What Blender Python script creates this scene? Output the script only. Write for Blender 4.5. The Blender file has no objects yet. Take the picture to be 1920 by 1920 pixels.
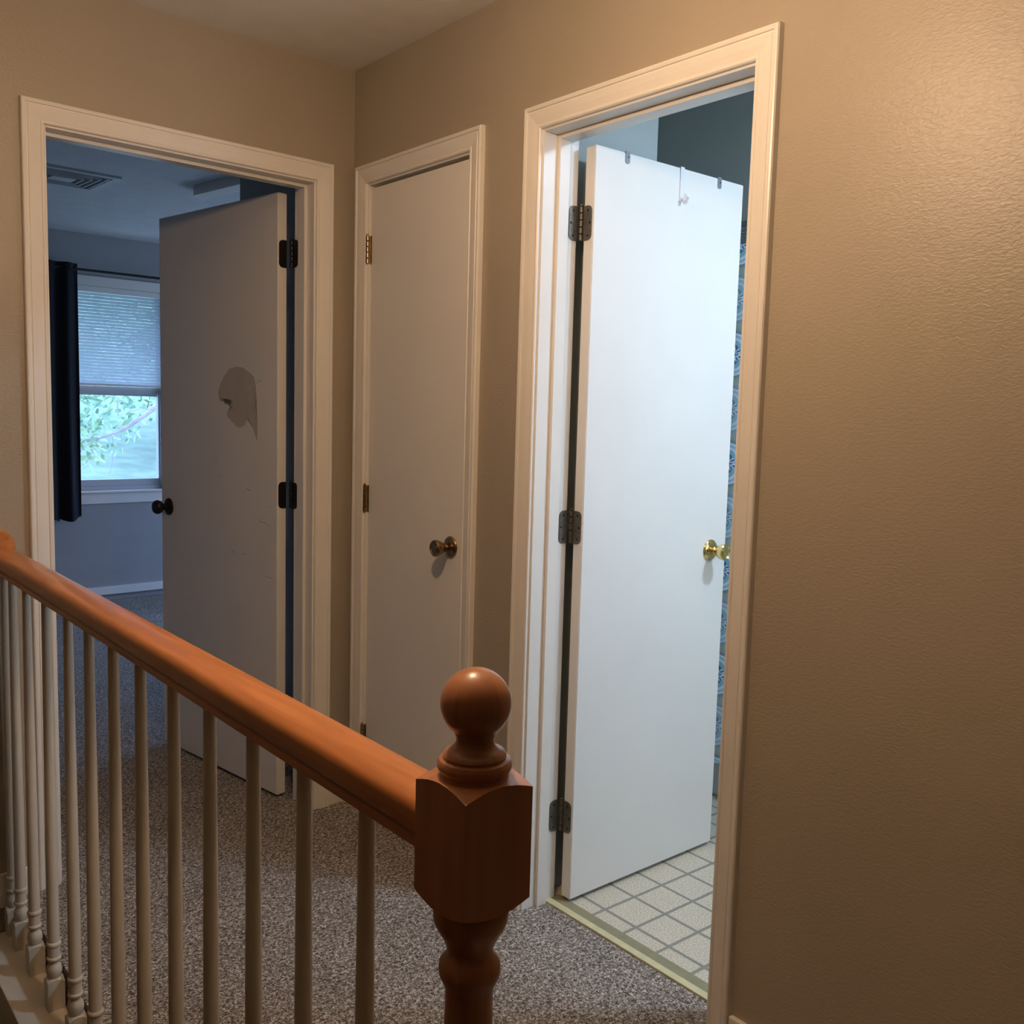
import bpy, bmesh, math, random
from mathutils import Matrix, Vector
random.seed(7)
PI = math.pi
scn = bpy.context.scene
C = scn.collection

# ---------------------------------------------------------------- camera
cam_d = bpy.data.cameras.new('camera')
cam = bpy.data.objects.new('camera', cam_d); C.objects.link(cam)
cr = Vector((0.7722092405, -0.6347775460, 0.0273926266))
cu = Vector((0.0447935881, 0.0973959943, 0.9942371723))
cf = Vector((0.6337873645, 0.7665321177, -0.1036447101))
M = Matrix.Identity(4)
for i in range(3):
    M[i][0] = cr[i]; M[i][1] = cu[i]; M[i][2] = -cf[i]
M.translation = Vector((-1.644983, -2.845927, 1.359577))
cam.matrix_world = M
cam_d.sensor_width = 36; cam_d.sensor_height = 36; cam_d.sensor_fit = 'HORIZONTAL'
cam_d.lens = 1806.054 / 1920 * 36
cam_d.clip_start = 0.02; cam_d.clip_end = 200
scn.camera = cam

# ---------------------------------------------------------------- world
w = bpy.data.worlds.new('sky'); scn.world = w; w.use_nodes = True
nt = w.node_tree; nt.nodes.clear()
wo = nt.nodes.new('ShaderNodeOutputWorld'); bg = nt.nodes.new('ShaderNodeBackground')
tc = nt.nodes.new('ShaderNodeTexCoord'); sp = nt.nodes.new('ShaderNodeSeparateXYZ')
rp = nt.nodes.new('ShaderNodeValToRGB')
rp.color_ramp.elements[0].position = 0.45; rp.color_ramp.elements[0].color = (0.26, 0.34, 0.50, 1)
rp.color_ramp.elements[1].position = 0.60; rp.color_ramp.elements[1].color = (0.43, 0.57, 1.0, 1)
mr = nt.nodes.new('ShaderNodeMapRange'); mr.inputs[1].default_value = -1; mr.inputs[2].default_value = 1
nt.links.new(tc.outputs['Generated'], sp.inputs[0]); nt.links.new(sp.outputs[2], mr.inputs[0])
nt.links.new(mr.outputs[0], rp.inputs[0]); nt.links.new(rp.outputs[0], bg.inputs[0])
SKY = 9.0
bg.inputs[1].default_value = SKY
nt.links.new(bg.outputs[0], wo.inputs[0])

# ---------------------------------------------------------------- exposure, the rooms' lamps and an added bathroom fill
scn.view_settings.view_transform = 'Standard'; scn.view_settings.look = 'None'
scn.view_settings.exposure = 0.0; scn.view_settings.gamma = 1.0
scn.view_settings.use_curve_mapping = False

TH = math.radians(2.8676)                 # the far hall wall is not quite square to the side wall
RA = Matrix.Rotation(TH, 4, 'Z')

def lamp(name, kind, loc, energy, color, size=0.1, size_y=None, rot=(0, 0, 0)):
    l = bpy.data.lights.new(name, kind); o = bpy.data.objects.new(name, l); C.objects.link(o)
    o.location = loc; o.rotation_euler = rot; l.energy = energy; l.color = color
    if kind == 'POINT': l.shadow_soft_size = size
    if kind == 'AREA':
        l.size = size
        if size_y: l.shape = 'RECTANGLE'; l.size_y = size_y
    return o
HALL = (-0.93, -1.64, 2.13)
lamp('hall_bulb', 'POINT', HALL, 32, (1.0, 0.67, 0.42), 0.045)
lamp('bath_bulb', 'AREA', (0.76, -2.05, 2.37), 27, (0.62, 0.78, 1.0), 0.20)
lamp('bath_fill', 'AREA', (0.78, -2.50, 1.25), 4.5, (0.60, 0.76, 1.0), 0.6, 0.5, (PI/2, 0, 0))  # added fill that brightens the bathroom door, not a known lamp
def portal(loc, rot, sx, sy):
    o = lamp('window_portal', 'AREA', loc, 1, (1, 1, 1), sx, sy, rot)
    o.data.cycles.is_portal = True
    o.matrix_world = RA @ (Matrix.Translation(loc) @ __import__('mathutils').Euler(rot).to_matrix().to_4x4())
portal((0.57, 4.06, 1.43), (-PI/2, 0, 0), 0.9, 1.4)
portal((3.16, 2.25, 1.21), (0, PI/2, 0), 1.85, 1.95)

# ---------------------------------------------------------------- helpers
def node_mat(name):
    m = bpy.data.materials.new(name); m.use_nodes = True
    b = m.node_tree.nodes['Principled BSDF']
    return m, m.node_tree, b
def N(t, k, **kw):
    n = t.nodes.new(k)
    for a, v in kw.items(): setattr(n, a, v)
    return n
def mth(t, op, a, b=None, clamp=False):
    n = t.nodes.new('ShaderNodeMath'); n.operation = op; n.use_clamp = clamp
    for i, v in enumerate((a, b)):
        if v is None: continue
        if isinstance(v, (int, float)): n.inputs[i].default_value = v
        else: t.links.new(v, n.inputs[i])
    return n.outputs[0]
def plain(name, col, rough=0.5, metal=0.0, var=0.04, scale=9.0, bump=0.0, bscale=150.0, bdist=0.002, coat=0.0):
    m, t, b = node_mat(name)
    tc = N(t, 'ShaderNodeTexCoord'); n = N(t, 'ShaderNodeTexNoise'); n.inputs['Scale'].default_value = scale
    n.inputs['Detail'].default_value = 4
    t.links.new(tc.outputs['Object'], n.inputs['Vector'])
    r = N(t, 'ShaderNodeValToRGB')
    r.color_ramp.elements[0].position = 0.3; r.color_ramp.elements[1].position = 0.7
    r.color_ramp.elements[0].color = tuple(c*(1-var) for c in col) + (1,)
    r.color_ramp.elements[1].color = tuple(min(1, c*(1+var)) for c in col) + (1,)
    t.links.new(n.outputs['Fac'], r.inputs[0]); t.links.new(r.outputs[0], b.inputs['Base Color'])
    b.inputs['Roughness'].default_value = rough; b.inputs['Metallic'].default_value = metal
    if coat: b.inputs['Coat Weight'].default_value = coat; b.inputs['Coat Roughness'].default_value = 0.15
    if bump:
        n2 = N(t, 'ShaderNodeTexNoise'); n2.inputs['Scale'].default_value = bscale; n2.inputs['Detail'].default_value = 3
        t.links.new(tc.outputs['Object'], n2.inputs['Vector'])
        bp = N(t, 'ShaderNodeBump'); bp.inputs['Strength'].default_value = bump; bp.inputs['Distance'].default_value = bdist
        t.links.new(n2.outputs['Fac'], bp.inputs['Height']); t.links.new(bp.outputs[0], b.inputs['Normal'])
    return m
def wood(name, c1, c2, axis, rough=0.33):
    m, t, b = node_mat(name)
    tc = N(t, 'ShaderNodeTexCoord'); mp = N(t, 'ShaderNodeMapping')
    s = [14, 14, 14]; s[axis] = 1.2; mp.inputs['Scale'].default_value = s
    n = N(t, 'ShaderNodeTexNoise'); n.inputs['Scale'].default_value = 3.2; n.inputs['Detail'].default_value = 8
    n.inputs['Distortion'].default_value = 0.7
    t.links.new(tc.outputs['Object'], mp.inputs[0]); t.links.new(mp.outputs[0], n.inputs['Vector'])
    r = N(t, 'ShaderNodeValToRGB'); r.color_ramp.elements[0].position = 0.32; r.color_ramp.elements[1].position = 0.72
    r.color_ramp.elements[0].color = (*c1, 1); r.color_ramp.elements[1].color = (*c2, 1)
    t.links.new(n.outputs['Fac'], r.inputs[0]); t.links.new(r.outputs[0], b.inputs['Base Color'])
    b.inputs['Roughness'].default_value = rough
    b.inputs['Coat Weight'].default_value = 0.25; b.inputs['Coat Roughness'].default_value = 0.22
    return m

MT = {}
MT['trim'] = plain('trim_paint', (0.80, 0.77, 0.71), 0.33, var=0.02, bump=0.05, bscale=60)
MT['door'] = plain('door_paint', (0.82, 0.80, 0.75), 0.42, var=0.02, scale=4, bump=0.04, bscale=80)
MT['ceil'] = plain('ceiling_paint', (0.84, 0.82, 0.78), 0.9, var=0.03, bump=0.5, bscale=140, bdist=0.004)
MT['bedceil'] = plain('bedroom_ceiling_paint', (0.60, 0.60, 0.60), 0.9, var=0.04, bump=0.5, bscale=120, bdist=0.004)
MT['bedwall'] = plain('bedroom_wall_paint', (0.34, 0.34, 0.34), 0.6, var=0.03, bump=0.1)
MT['bathwall'] = plain('bathroom_wall_paint', (0.42, 0.47, 0.46), 0.6, var=0.03, bump=0.1)
MT['void'] = plain('stairwell_shade', (0.07, 0.06, 0.045), 0.8)  # near-black colour stands for the stairwell's shade and cuts bounce
MT['dimwall'] = plain('low_bounce_wall', (0.09, 0.07, 0.05), 0.8)  # hall wall colour darkened so the unseen walls bounce less light
MT['brass'] = plain('polished_brass', (0.78, 0.62, 0.28), 0.16, 1.0, var=0.05)
MT['antique'] = plain('antique_brass', (0.36, 0.26, 0.14), 0.3, 1.0, var=0.15, scale=60)
MT['bronze'] = plain('pewter_hinge', (0.15, 0.135, 0.11), 0.45, 0.6, var=0.2, scale=90)
MT['steel'] = plain('brushed_steel', (0.22, 0.24, 0.25), 0.5, 0.3, var=0.06)
MT['chrome'] = plain('chrome', (0.75, 0.77, 0.78), 0.1, 1.0)
MT['black'] = plain('matte_black_metal', (0.012, 0.012, 0.012), 0.45, 0.3)
MT['dark'] = plain('dark_hole', (0.01, 0.008, 0.006), 0.8)
MT['balu'] = plain('baluster_paint', (0.68, 0.63, 0.53), 0.42, var=0.03, bump=0.05, bscale=90)
MT['shoe'] = plain('shoe_paint', (0.74, 0.68, 0.56), 0.5, var=0.05, bump=0.05)
MT['rail'] = wood('rail_wood', (0.44, 0.155, 0.042), (0.64, 0.260, 0.085), 1, 0.38)
MT['newel'] = wood('newel_wood', (0.36, 0.145, 0.066), (0.50, 0.215, 0.100), 2, 0.32)
MT['curt'] = plain('navy_fabric', (0.006, 0.008, 0.013), 0.95, var=0.2, scale=30)
MT['stain'] = plain('door_stain', (0.54, 0.50, 0.43), 0.6, var=0.06, scale=30)
MT['scuff'] = plain('door_scuff', (0.40, 0.36, 0.31), 0.7, var=0.1, scale=60)
MT['hookp'] = plain('white_plastic', (0.80, 0.80, 0.88), 0.3)
MT['tub'] = plain('tub_enamel', (0.80, 0.82, 0.80), 0.15)
MT['yellow'] = plain('yellow_threshold_edge', (0.60, 0.57, 0.34), 0.5, var=0.08, scale=40)
MT['olive'] = plain('olive_threshold_strip', (0.26, 0.25, 0.15), 0.5, var=0.08, scale=40)
MT['vinylframe'] = plain('window_vinyl', (0.50, 0.50, 0.52), 0.4)
MT['vent'] = plain('vent_metal', (0.55, 0.55, 0.55), 0.5)
MT['bark'] = plain('tree_bark', (0.22, 0.21, 0.23), 0.9, var=0.3, scale=6)
MT['grass'] = plain('lawn', (0.21, 0.31, 0.24), 0.9, var=0.2, scale=2)
def leafm(n, c):
    m, t, b = node_mat(n)
    oi = N(t, 'ShaderNodeTexCoord'); no = N(t, 'ShaderNodeTexNoise'); no.inputs['Scale'].default_value = 1.1; no.inputs['Detail'].default_value = 6
    t.links.new(oi.outputs['Object'], no.inputs['Vector'])
    r = N(t, 'ShaderNodeValToRGB'); r.color_ramp.elements[0].position = .35; r.color_ramp.elements[1].position = .65
    r.color_ramp.elements[0].color = (c[0]*.55, c[1]*.7, c[2]*.7, 1); r.color_ramp.elements[1].color = (min(1, c[0]*1.3), min(1, c[1]*1.25), c[2], 1)
    t.links.new(no.outputs['Fac'], r.inputs[0]); t.links.new(r.outputs[0], b.inputs['Base Color']); b.inputs['Roughness'].default_value = .7
    b.inputs['Transmission Weight'].default_value = 0.0
    return m
MT['leaf'] = leafm('leaves_light', (0.27, 0.42, 0.29)); MT['leaf2'] = leafm('leaves_dark', (0.17, 0.28, 0.24))  # leaf greens shifted towards blue to carry the view's haze
# translucent blind slats
m, t, b = node_mat('blind_slat'); b.inputs['Base Color'].default_value = (0.50, 0.53, 0.56, 1); b.inputs['Roughness'].default_value = 0.5
tr = N(t, 'ShaderNodeBsdfTranslucent'); tr.inputs[0].default_value = (0.55, 0.62, 0.70, 1)
mx = N(t, 'ShaderNodeMixShader'); mx.inputs[0].default_value = 0.30
t.links.new(b.outputs[0], mx.inputs[1]); t.links.new(tr.outputs[0], mx.inputs[2])
t.links.new(mx.outputs[0], t.nodes['Material Output'].inputs[0]); MT['slat'] = m
# glass
m, t, b = node_mat('window_glass'); g = N(t, 'ShaderNodeBsdfTransparent'); g.inputs[0].default_value = (0.93, 0.96, 0.96, 1)
gl = N(t, 'ShaderNodeBsdfGlossy'); gl.inputs['Roughness'].default_value = 0.03
mx = N(t, 'ShaderNodeMixShader'); mx.inputs[0].default_value = 0.05
t.links.new(g.outputs[0], mx.inputs[1]); t.links.new(gl.outputs[0], mx.inputs[2]); t.links.new(mx.outputs[0], t.nodes['Material Output'].inputs[0]); MT['glass'] = m
m, t, b = node_mat('lamp_glass'); b.inputs['Base Color'].default_value = (.9, .86, .8, 1); b.inputs['Emission Color'].default_value = (1, .66, .38, 1); b.inputs['Emission Strength'].default_value = 3.0; MT['lampglass'] = m
m, t, b = node_mat('cool_lamp_glass'); b.inputs['Base Color'].default_value = (.9, .9, .9, 1); b.inputs['Emission Color'].default_value = (.75, .9, 1, 1); b.inputs['Emission Strength'].default_value = 3.0; MT['lampcool'] = m
# hall wall: satin paint with roller texture
m, t, b = node_mat('hall_wall_paint')
tc = N(t, 'ShaderNodeTexCoord'); n1 = N(t, 'ShaderNodeTexNoise'); n1.inputs['Scale'].default_value = 2.2; n1.inputs['Detail'].default_value = 5
t.links.new(tc.outputs['Object'], n1.inputs['Vector'])
r = N(t, 'ShaderNodeValToRGB'); r.color_ramp.elements[0].position = .3; r.color_ramp.elements[1].position = .7
r.color_ramp.elements[0].color = (0.375, 0.325, 0.250, 1); r.color_ramp.elements[1].color = (0.405, 0.350, 0.268, 1)
t.links.new(n1.outputs['Fac'], r.inputs[0]); t.links.new(r.outputs[0], b.inputs['Base Color']); b.inputs['Roughness'].default_value = 0.38
mp = N(t, 'ShaderNodeMapping'); mp.inputs['Scale'].default_value = (60, 60, 130); n2 = N(t, 'ShaderNodeTexNoise'); n2.inputs['Scale'].default_value = 1.6
n2.inputs['Detail'].default_value = 4; n2.inputs['Distortion'].default_value = 0.6
t.links.new(tc.outputs['Object'], mp.inputs[0]); t.links.new(mp.outputs[0], n2.inputs['Vector'])
bp = N(t, 'ShaderNodeBump'); bp.inputs['Strength'].default_value = 0.42; bp.inputs['Distance'].default_value = 0.002
t.links.new(n2.outputs['Fac'], bp.inputs['Height']); t.links.new(bp.outputs[0], b.inputs['Normal']); MT['wall'] = m
# carpet
m, t, b = node_mat('carpet')
tc = N(t, 'ShaderNodeTexCoord'); n1 = N(t, 'ShaderNodeTexNoise'); n1.inputs['Scale'].default_value = 148; n1.inputs['Detail'].default_value = 3; n1.inputs['Distortion'].default_value = 1.2
t.links.new(tc.outputs['Object'], n1.inputs['Vector'])
r = N(t, 'ShaderNodeValToRGB'); e = r.color_ramp.elements; e[0].position = .36; e[0].color = (0.09, 0.076, 0.062, 1); e[1].position = .64; e[1].color = (0.70, 0.66, 0.61, 1)
x = r.color_ramp.elements.new(.5); x.color = (0.28, 0.245, 0.21, 1)
t.links.new(n1.outputs['Fac'], r.inputs[0])
n3 = N(t, 'ShaderNodeTexNoise'); n3.inputs['Scale'].default_value = 5; t.links.new(tc.outputs['Object'], n3.inputs['Vector'])
mu = N(t, 'ShaderNodeMix', data_type='RGBA', blend_type='MULTIPLY'); mu.inputs[0].default_value = 1
r3 = N(t, 'ShaderNodeValToRGB'); r3.color_ramp.elements[0].position = .35; r3.color_ramp.elements[1].position = .65
r3.color_ramp.elements[0].color = (.86, .86, .86, 1); r3.color_ramp.elements[1].color = (1, 1, 1, 1)
t.links.new(n3.outputs['Fac'], r3.inputs[0]); t.links.new(r.outputs[0], mu.inputs[6]); t.links.new(r3.outputs[0], mu.inputs[7])
t.links.new(mu.outputs[2], b.inputs['Base Color']); b.inputs['Roughness'].default_value = 1.0
b.inputs['Specular IOR Level'].default_value = 0.1
bp = N(t, 'ShaderNodeBump'); bp.inputs['Strength'].default_value = 0.9; bp.inputs['Distance'].default_value = 0.006
t.links.new(n1.outputs['Fac'], bp.inputs['Height']); t.links.new(bp.outputs[0], b.inputs['Normal']); MT['carpet'] = m
# bathroom vinyl
m, t, b = node_mat('vinyl_tile'); tc = N(t, 'ShaderNodeTexCoord'); s = N(t, 'ShaderNodeSeparateXYZ'); t.links.new(tc.outputs['Object'], s.inputs[0])
P = 0.1155
def gridline(o, off):
    f = mth(t, 'FRACT', mth(t, 'MULTIPLY', mth(t, 'SUBTRACT', o, off - 50*P), 1/P))
    d = mth(t, 'ABSOLUTE', mth(t, 'SUBTRACT', f, .5))
    return mth(t, 'GREATER_THAN', d, .5 - 0.044)
gx = gridline(s.outputs[0], .190); gy = gridline(s.outputs[1], -1.078)
ln = mth(t, 'MAXIMUM', gx, gy)
n1 = N(t, 'ShaderNodeTexNoise'); n1.inputs['Scale'].default_value = 260; n1.inputs['Detail'].default_value = 2; t.links.new(tc.outputs['Object'], n1.inputs['Vector'])
r = N(t, 'ShaderNodeValToRGB'); e = r.color_ramp.elements; e[0].position = .38; e[0].color = (.36, .33, .26, 1); e[1].position = .52; e[1].color = (.66, .61, .49, 1)
t.links.new(n1.outputs['Fac'], r.inputs[0])
mx = N(t, 'ShaderNodeMix', data_type='RGBA'); t.links.new(ln, mx.inputs[0]); t.links.new(r.outputs[0], mx.inputs[6]); mx.inputs[7].default_value = (.25, .25, .21, 1)
t.links.new(mx.outputs[2], b.inputs['Base Color']); b.inputs['Roughness'].default_value = .35; MT['vinyl'] = m
# shower curtain print
m, t, b = node_mat('shower_curtain_print'); tc = N(t, 'ShaderNodeTexCoord'); s = N(t, 'ShaderNodeSeparateXYZ'); t.links.new(tc.outputs['Object'], s.inputs[0])
PW, PH = 0.13, 0.185
yy = mth(t, 'MULTIPLY', mth(t, 'ADD', s.outputs[1], 20*PW + .05), 1/PW)
col = mth(t, 'FLOOR', yy); par = mth(t, 'MODULO', col, 2)
u = mth(t, 'SUBTRACT', mth(t, 'FRACT', yy), .5)
zz = mth(t, 'ADD', mth(t, 'MULTIPLY', mth(t, 'ADD', s.outputs[2], 10*PH), 1/PH), mth(t, 'MULTIPLY', par, .5))
v = mth(t, 'SUBTRACT', mth(t, 'FRACT', zz), .5)
row = mth(t, 'FLOOR', zz)
vv = mth(t, 'MULTIPLY', v, PH/PW)
rad = mth(t, 'SQRT', mth(t, 'ADD', mth(t, 'MULTIPLY', u, u), mth(t, 'MULTIPLY', vv, vv)))
ang = mth(t, 'ARCTAN2', vv, u)
lob = mth(t, 'MULTIPLY', mth(t, 'ABSOLUTE', mth(t, 'COSINE', mth(t, 'MULTIPLY', ang, 2))), .12)
rd = mth(t, 'SUBTRACT', rad, lob)
r = N(t, 'ShaderNodeValToRGB'); r.color_ramp.interpolation = 'CONSTANT'
stops = [(0, (.05, .12, .26)), (.05, (.62, .76, .80)), (.09, (.07, .16, .32)), (.19, (.26, .50, .58)), (.30, (.66, .78, .84)), (.36, (.36, .55, .66)), (.43, (.70, .82, .88)), (.475, (.22, .29, .34)), (.56, (.34, .40, .32))]
e = r.color_ramp.elements; e[0].position = 0; e[0].color = (*stops[0][1], 1); e[1].position = stops[-1][0]; e[1].color = (*stops[-1][1], 1)
for p, c in stops[1:-1]:
    q = e.new(p); q.color = (*c, 1)
t.links.new(mth(t, 'ADD', rd, .05), r.inputs[0])
pet = mth(t, 'GREATER_THAN', mth(t, 'SINE', mth(t, 'MULTIPLY', ang, 12)), .55)
inn = mth(t, 'MULTIPLY', mth(t, 'GREATER_THAN', rad, .05), mth(t, 'LESS_THAN', rad, .19)); pm = mth(t, 'MULTIPLY', pet, inn)
mx = N(t, 'ShaderNodeMix', data_type='RGBA'); t.links.new(pm, mx.inputs[0]); t.links.new(r.outputs[0], mx.inputs[6]); mx.inputs[7].default_value = (.72, .84, .90, 1)
alt = mth(t, 'MODULO', row, 2)
mx2 = N(t, 'ShaderNodeMix', data_type='RGBA', blend_type='MIX'); t.links.new(mth(t, 'MULTIPLY', alt, .35), mx2.inputs[0]); t.links.new(mx.outputs[2], mx2.inputs[6]); mx2.inputs[7].default_value = (.36, .46, .50, 1)
t.links.new(mx2.outputs[2], b.inputs['Base Color']); b.inputs['Roughness'].default_value = .7; MT['shower'] = m

# ---------------------------------------------------------------- mesh helpers
class MB:
    def __init__(s): s.bm = bmesh.new()
    def box(s, x0, x1, y0, y1, z0, z1, bev=0):
        r = bmesh.ops.create_cube(s.bm, size=1)
        vs = r['verts']
        bmesh.ops.scale(s.bm, verts=vs, vec=(x1-x0, y1-y0, z1-z0))
        bmesh.ops.translate(s.bm, verts=vs, vec=((x0+x1)/2, (y0+y1)/2, (z0+z1)/2))
        if bev:
            es = list({e for v in vs for e in v.link_edges})
            bmesh.ops.bevel(s.bm, geom=es, offset=bev, segments=2, affect='EDGES', profile=.6)
        return s
    def prism(s, pts, vec):
        vs = [s.bm.verts.new(p) for p in pts]; f = s.bm.faces.new(vs)
        r = bmesh.ops.extrude_face_region(s.bm, geom=[f])
        bmesh.ops.translate(s.bm, verts=[g for g in r['geom'] if isinstance(g, bmesh.types.BMVert)], vec=vec)
        return s
    def lathe(s, prof, c=(0, 0, 0), axis='Z', n=32, cap=True):
        rings = []
        for (r, z) in prof:
            ring = []
            for k in range(n):
                a = 2*PI*k/n; x, y = r*math.cos(a), r*math.sin(a)
                p = {'Z': (x, y, z), 'Y': (x, z, y), 'X': (z, x, y)}[axis]
                ring.append(s.bm.verts.new(Vector(p)+Vector(c)))
            rings.append(ring)
        for a, b_ in zip(rings, rings[1:]):
            for k in range(n):
                s.bm.faces.new((a[k], a[(k+1) % n], b_[(k+1) % n], b_[k]))
        if cap: s.bm.faces.new(rings[0]); s.bm.faces.new(rings[-1])
        return s
    def tube(s, pts, rad, n=10):
        pts = [Vector(p) for p in pts]
        rings = []
        for i, p in enumerate(pts):
            d = (pts[min(i+1, len(pts)-1)] - pts[max(i-1, 0)]).normalized()
            up = Vector((0, 0, 1)) if abs(d.z) < .9 else Vector((1, 0, 0))
            a = d.cross(up).normalized(); b_ = d.cross(a)
            r = rad[i] if isinstance(rad, (list, tuple)) else rad
            rings.append([s.bm.verts.new(p + a*r*math.cos(2*PI*k/n) + b_*r*math.sin(2*PI*k/n)) for k in range(n)])
        for a, b_ in zip(rings, rings[1:]):
            for k in range(n): s.bm.faces.new((a[k], a[(k+1) % n], b_[(k+1) % n], b_[k]))
        s.bm.faces.new(rings[0]); s.bm.faces.new(rings[-1])
        return s
    def build(s, name, mat, parent=None, smooth=False, xf=None):
        bmesh.ops.recalc_face_normals(s.bm, faces=s.bm.faces)
        me = bpy.data.meshes.new(name); s.bm.to_mesh(me); s.bm.free()
        for mm in (mat if isinstance(mat, (list, tuple)) else [mat]): me.materials.append(mm)
        if smooth:
            for p in me.polygons: p.use_smooth = True
            try: me.set_sharp_from_angle(angle=math.radians(38))
            except Exception: pass
        o = bpy.data.objects.new(name, me); C.objects.link(o)
        if parent: o.parent = parent
        if xf is not None: o.matrix_world = xf
        return o
def tag(o, label, cat, kind=None, group=None):
    o['label'] = label; o['category'] = cat
    if kind: o['kind'] = kind
    if group: o['group'] = group
    return o
def empty(name, xf=None):
    o = bpy.data.objects.new(name, None); o.empty_display_size = .1; C.objects.link(o)
    if xf is not None: o.matrix_world = xf
    return o

H = 2.44
# ================================================================ structure
# floor: hall carpet + bedroom carpet as one continuous surface
b = MB()
sk = lambda x, y: tuple(RA @ Vector((x, y, 0)))[:2]
p = [(-1.055, -4.2), (0.082, -4.2), (0.082, -0.30), sk(0.05, 0.06), sk(-1.055, 0.06)]
b.prism([(x, y, -.30) for x, y in p], (0, 0, .30))
p = [sk(-1.055, 0.06), sk(3.0, 0.06), sk(3.0, 3.9), sk(-2.2, 3.9), sk(-2.2, 0.06)]
b.prism([(x, y, -.30) for x, y in p], (0, 0, .30))
tag(b.build('floor', MT['carpet']), 'brown grey speckled carpet running from the hall into the bedroom', 'carpet', 'structure')
b = MB(); b.box(.137, 1.9, -2.7, -.35, -.3, 0)
tag(b.build('floor', MT['vinyl']), 'cream speckled square tiled vinyl floor of the bathroom', 'floor', 'structure')
b = MB()
pts = [(-2.35, -4.3), (2.0, -4.3), (2.0, .1), (-2.35, -.02)]
b.prism([(x, y, H) for x, y in pts], (0, 0, .12))
tag(b.build('ceiling', MT['ceil']), 'pale textured ceiling over the hall and bathroom', 'ceiling', 'structure')
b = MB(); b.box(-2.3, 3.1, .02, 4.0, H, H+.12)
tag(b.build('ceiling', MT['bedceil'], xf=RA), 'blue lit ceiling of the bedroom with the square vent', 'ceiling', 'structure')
# wall with the bedroom door (in its own slightly turned frame)
JL, JR, JT = -.954, -.142, 2.071       # rough opening = jamb backs
b = MB()
b.box(-2.25, JL, 0, .118, -1.6, H); b.box(JR, 0.06, 0, .118, -.2, H); b.box(JL, JR, 0, .118, JT, H)
tag(b.build('wall_back', MT['wall'], xf=RA), 'taupe hall wall around the open bedroom doorway', 'wall', 'structure')
b = MB(); b.box(0.06, 3.0, .0, .118, -.2, H)
tag(b.build('wall_back', MT['bedwall'], xf=RA), 'wall between bedroom closet and bathroom, out of sight', 'wall', 'structure')
# side wall with closet and bathroom doors
CL, CR = -.092, -.642; BL, BR = -.939, -1.592
b = MB()
b.box(0, .118, -4.2, BR, -.2, H); b.box(0, .118, BL, CR, -.2, H); b.box(0, .118, CL, .0, -.2, H)
b.box(0, .118, BR, BL, JT, H); b.box(0, .118, CR, CL, JT, H); b.box(.095, .118, CR, CL, 0, JT)
tag(b.build('wall_right', MT['wall']), 'long taupe hall wall holding the closet and bathroom doors', 'wall', 'structure')
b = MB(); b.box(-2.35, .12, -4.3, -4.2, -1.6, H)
tag(b.build('wall_front', MT['dimwall']), 'hall wall behind the viewer, darkened to cut bounced light', 'wall', 'structure')
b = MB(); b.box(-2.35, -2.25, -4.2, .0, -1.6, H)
tag(b.build('wall_left', MT['dimwall']), 'wall on the far side of the stairwell, darkened to cut bounced light', 'wall', 'structure')
# stairwell floor below
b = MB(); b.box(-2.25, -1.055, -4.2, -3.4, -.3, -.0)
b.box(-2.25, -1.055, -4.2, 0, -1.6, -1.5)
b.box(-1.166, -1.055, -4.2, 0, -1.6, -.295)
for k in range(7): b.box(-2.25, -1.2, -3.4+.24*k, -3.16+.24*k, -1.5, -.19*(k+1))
tag(b.build('trim_1', MT['void']), 'stairwell steps below the railing, coloured dark to stand for shade', 'stairs', 'structure')
# bedroom shell
b = MB()
WX0, WX1, WZ0, WZ1 = .16, .985, .745, 2.112
b.box(-2.25, WX0, 3.9, 4.02, -.2, H); b.box(WX1, 3.1, 3.9, 4.02, -.2, H)
b.box(WX0, WX1, 3.9, 4.02, -.2, WZ0); b.box(WX0, WX1, 3.9, 4.02, WZ1, H)
tag(b.build('wall_far', MT['bedwall'], xf=RA), 'grey bedroom wall under and around the window', 'wall', 'structure')
b = MB(); b.box(-2.3, -2.2, .118, 3.9, -.2, H)
tag(b.build('wall_left', MT['bedwall'], xf=RA), 'left wall of the bedroom, out of sight', 'wall', 'structure')
b = MB(); b.box(3.0, 3.1, .118, 1.3, -.2, H); b.box(3.0, 3.1, 3.2, 3.9, -.2, H); b.box(3.0, 3.1, 1.3, 3.2, -.2, .3); b.box(3.0, 3.1, 1.3, 3.2, 2.12, H)
tag(b.build('wall_right', MT['bedwall'], xf=RA), 'right wall of the bedroom with a second window', 'wall', 'structure')
b = MB(); b.box(.10, 3.0, .118, 1.0, 0, H)
tag(b.build('wall_closet', MT['bedwall'], xf=RA), 'dark grey closet wall corner just behind the bedroom door', 'wall', 'structure')
# bathroom shell
b = MB(); b.box(.118, .465, -.900, -.352, 0, H)
tag(b.build('wall_closet', MT['bathwall']), 'pale lit bathroom wall corner right behind the open door', 'wall', 'structure')
b = MB(); b.box(.118, 1.9, -.352, -.25, -.2, H)
tag(b.build('wall_left', MT['bathwall']), 'bathroom wall at the head of the tub', 'wall', 'structure')
b = MB(); b.box(1.06, 1.16, -2.6, -.352, 2.02, H); b.box(1.82, 1.92, -2.7, -.352, -.2, H)
tag(b.build('wall_tub', MT['bathwall']), 'darker bathroom bulkhead above the shower curtain', 'wall', 'structure')
b = MB(); b.box(.118, 1.9, -2.7, -2.6, -.2, H)
tag(b.build('wall_right', MT['bathwall']), 'bathroom wall beyond the doorway, out of sight', 'wall', 'structure')

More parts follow.
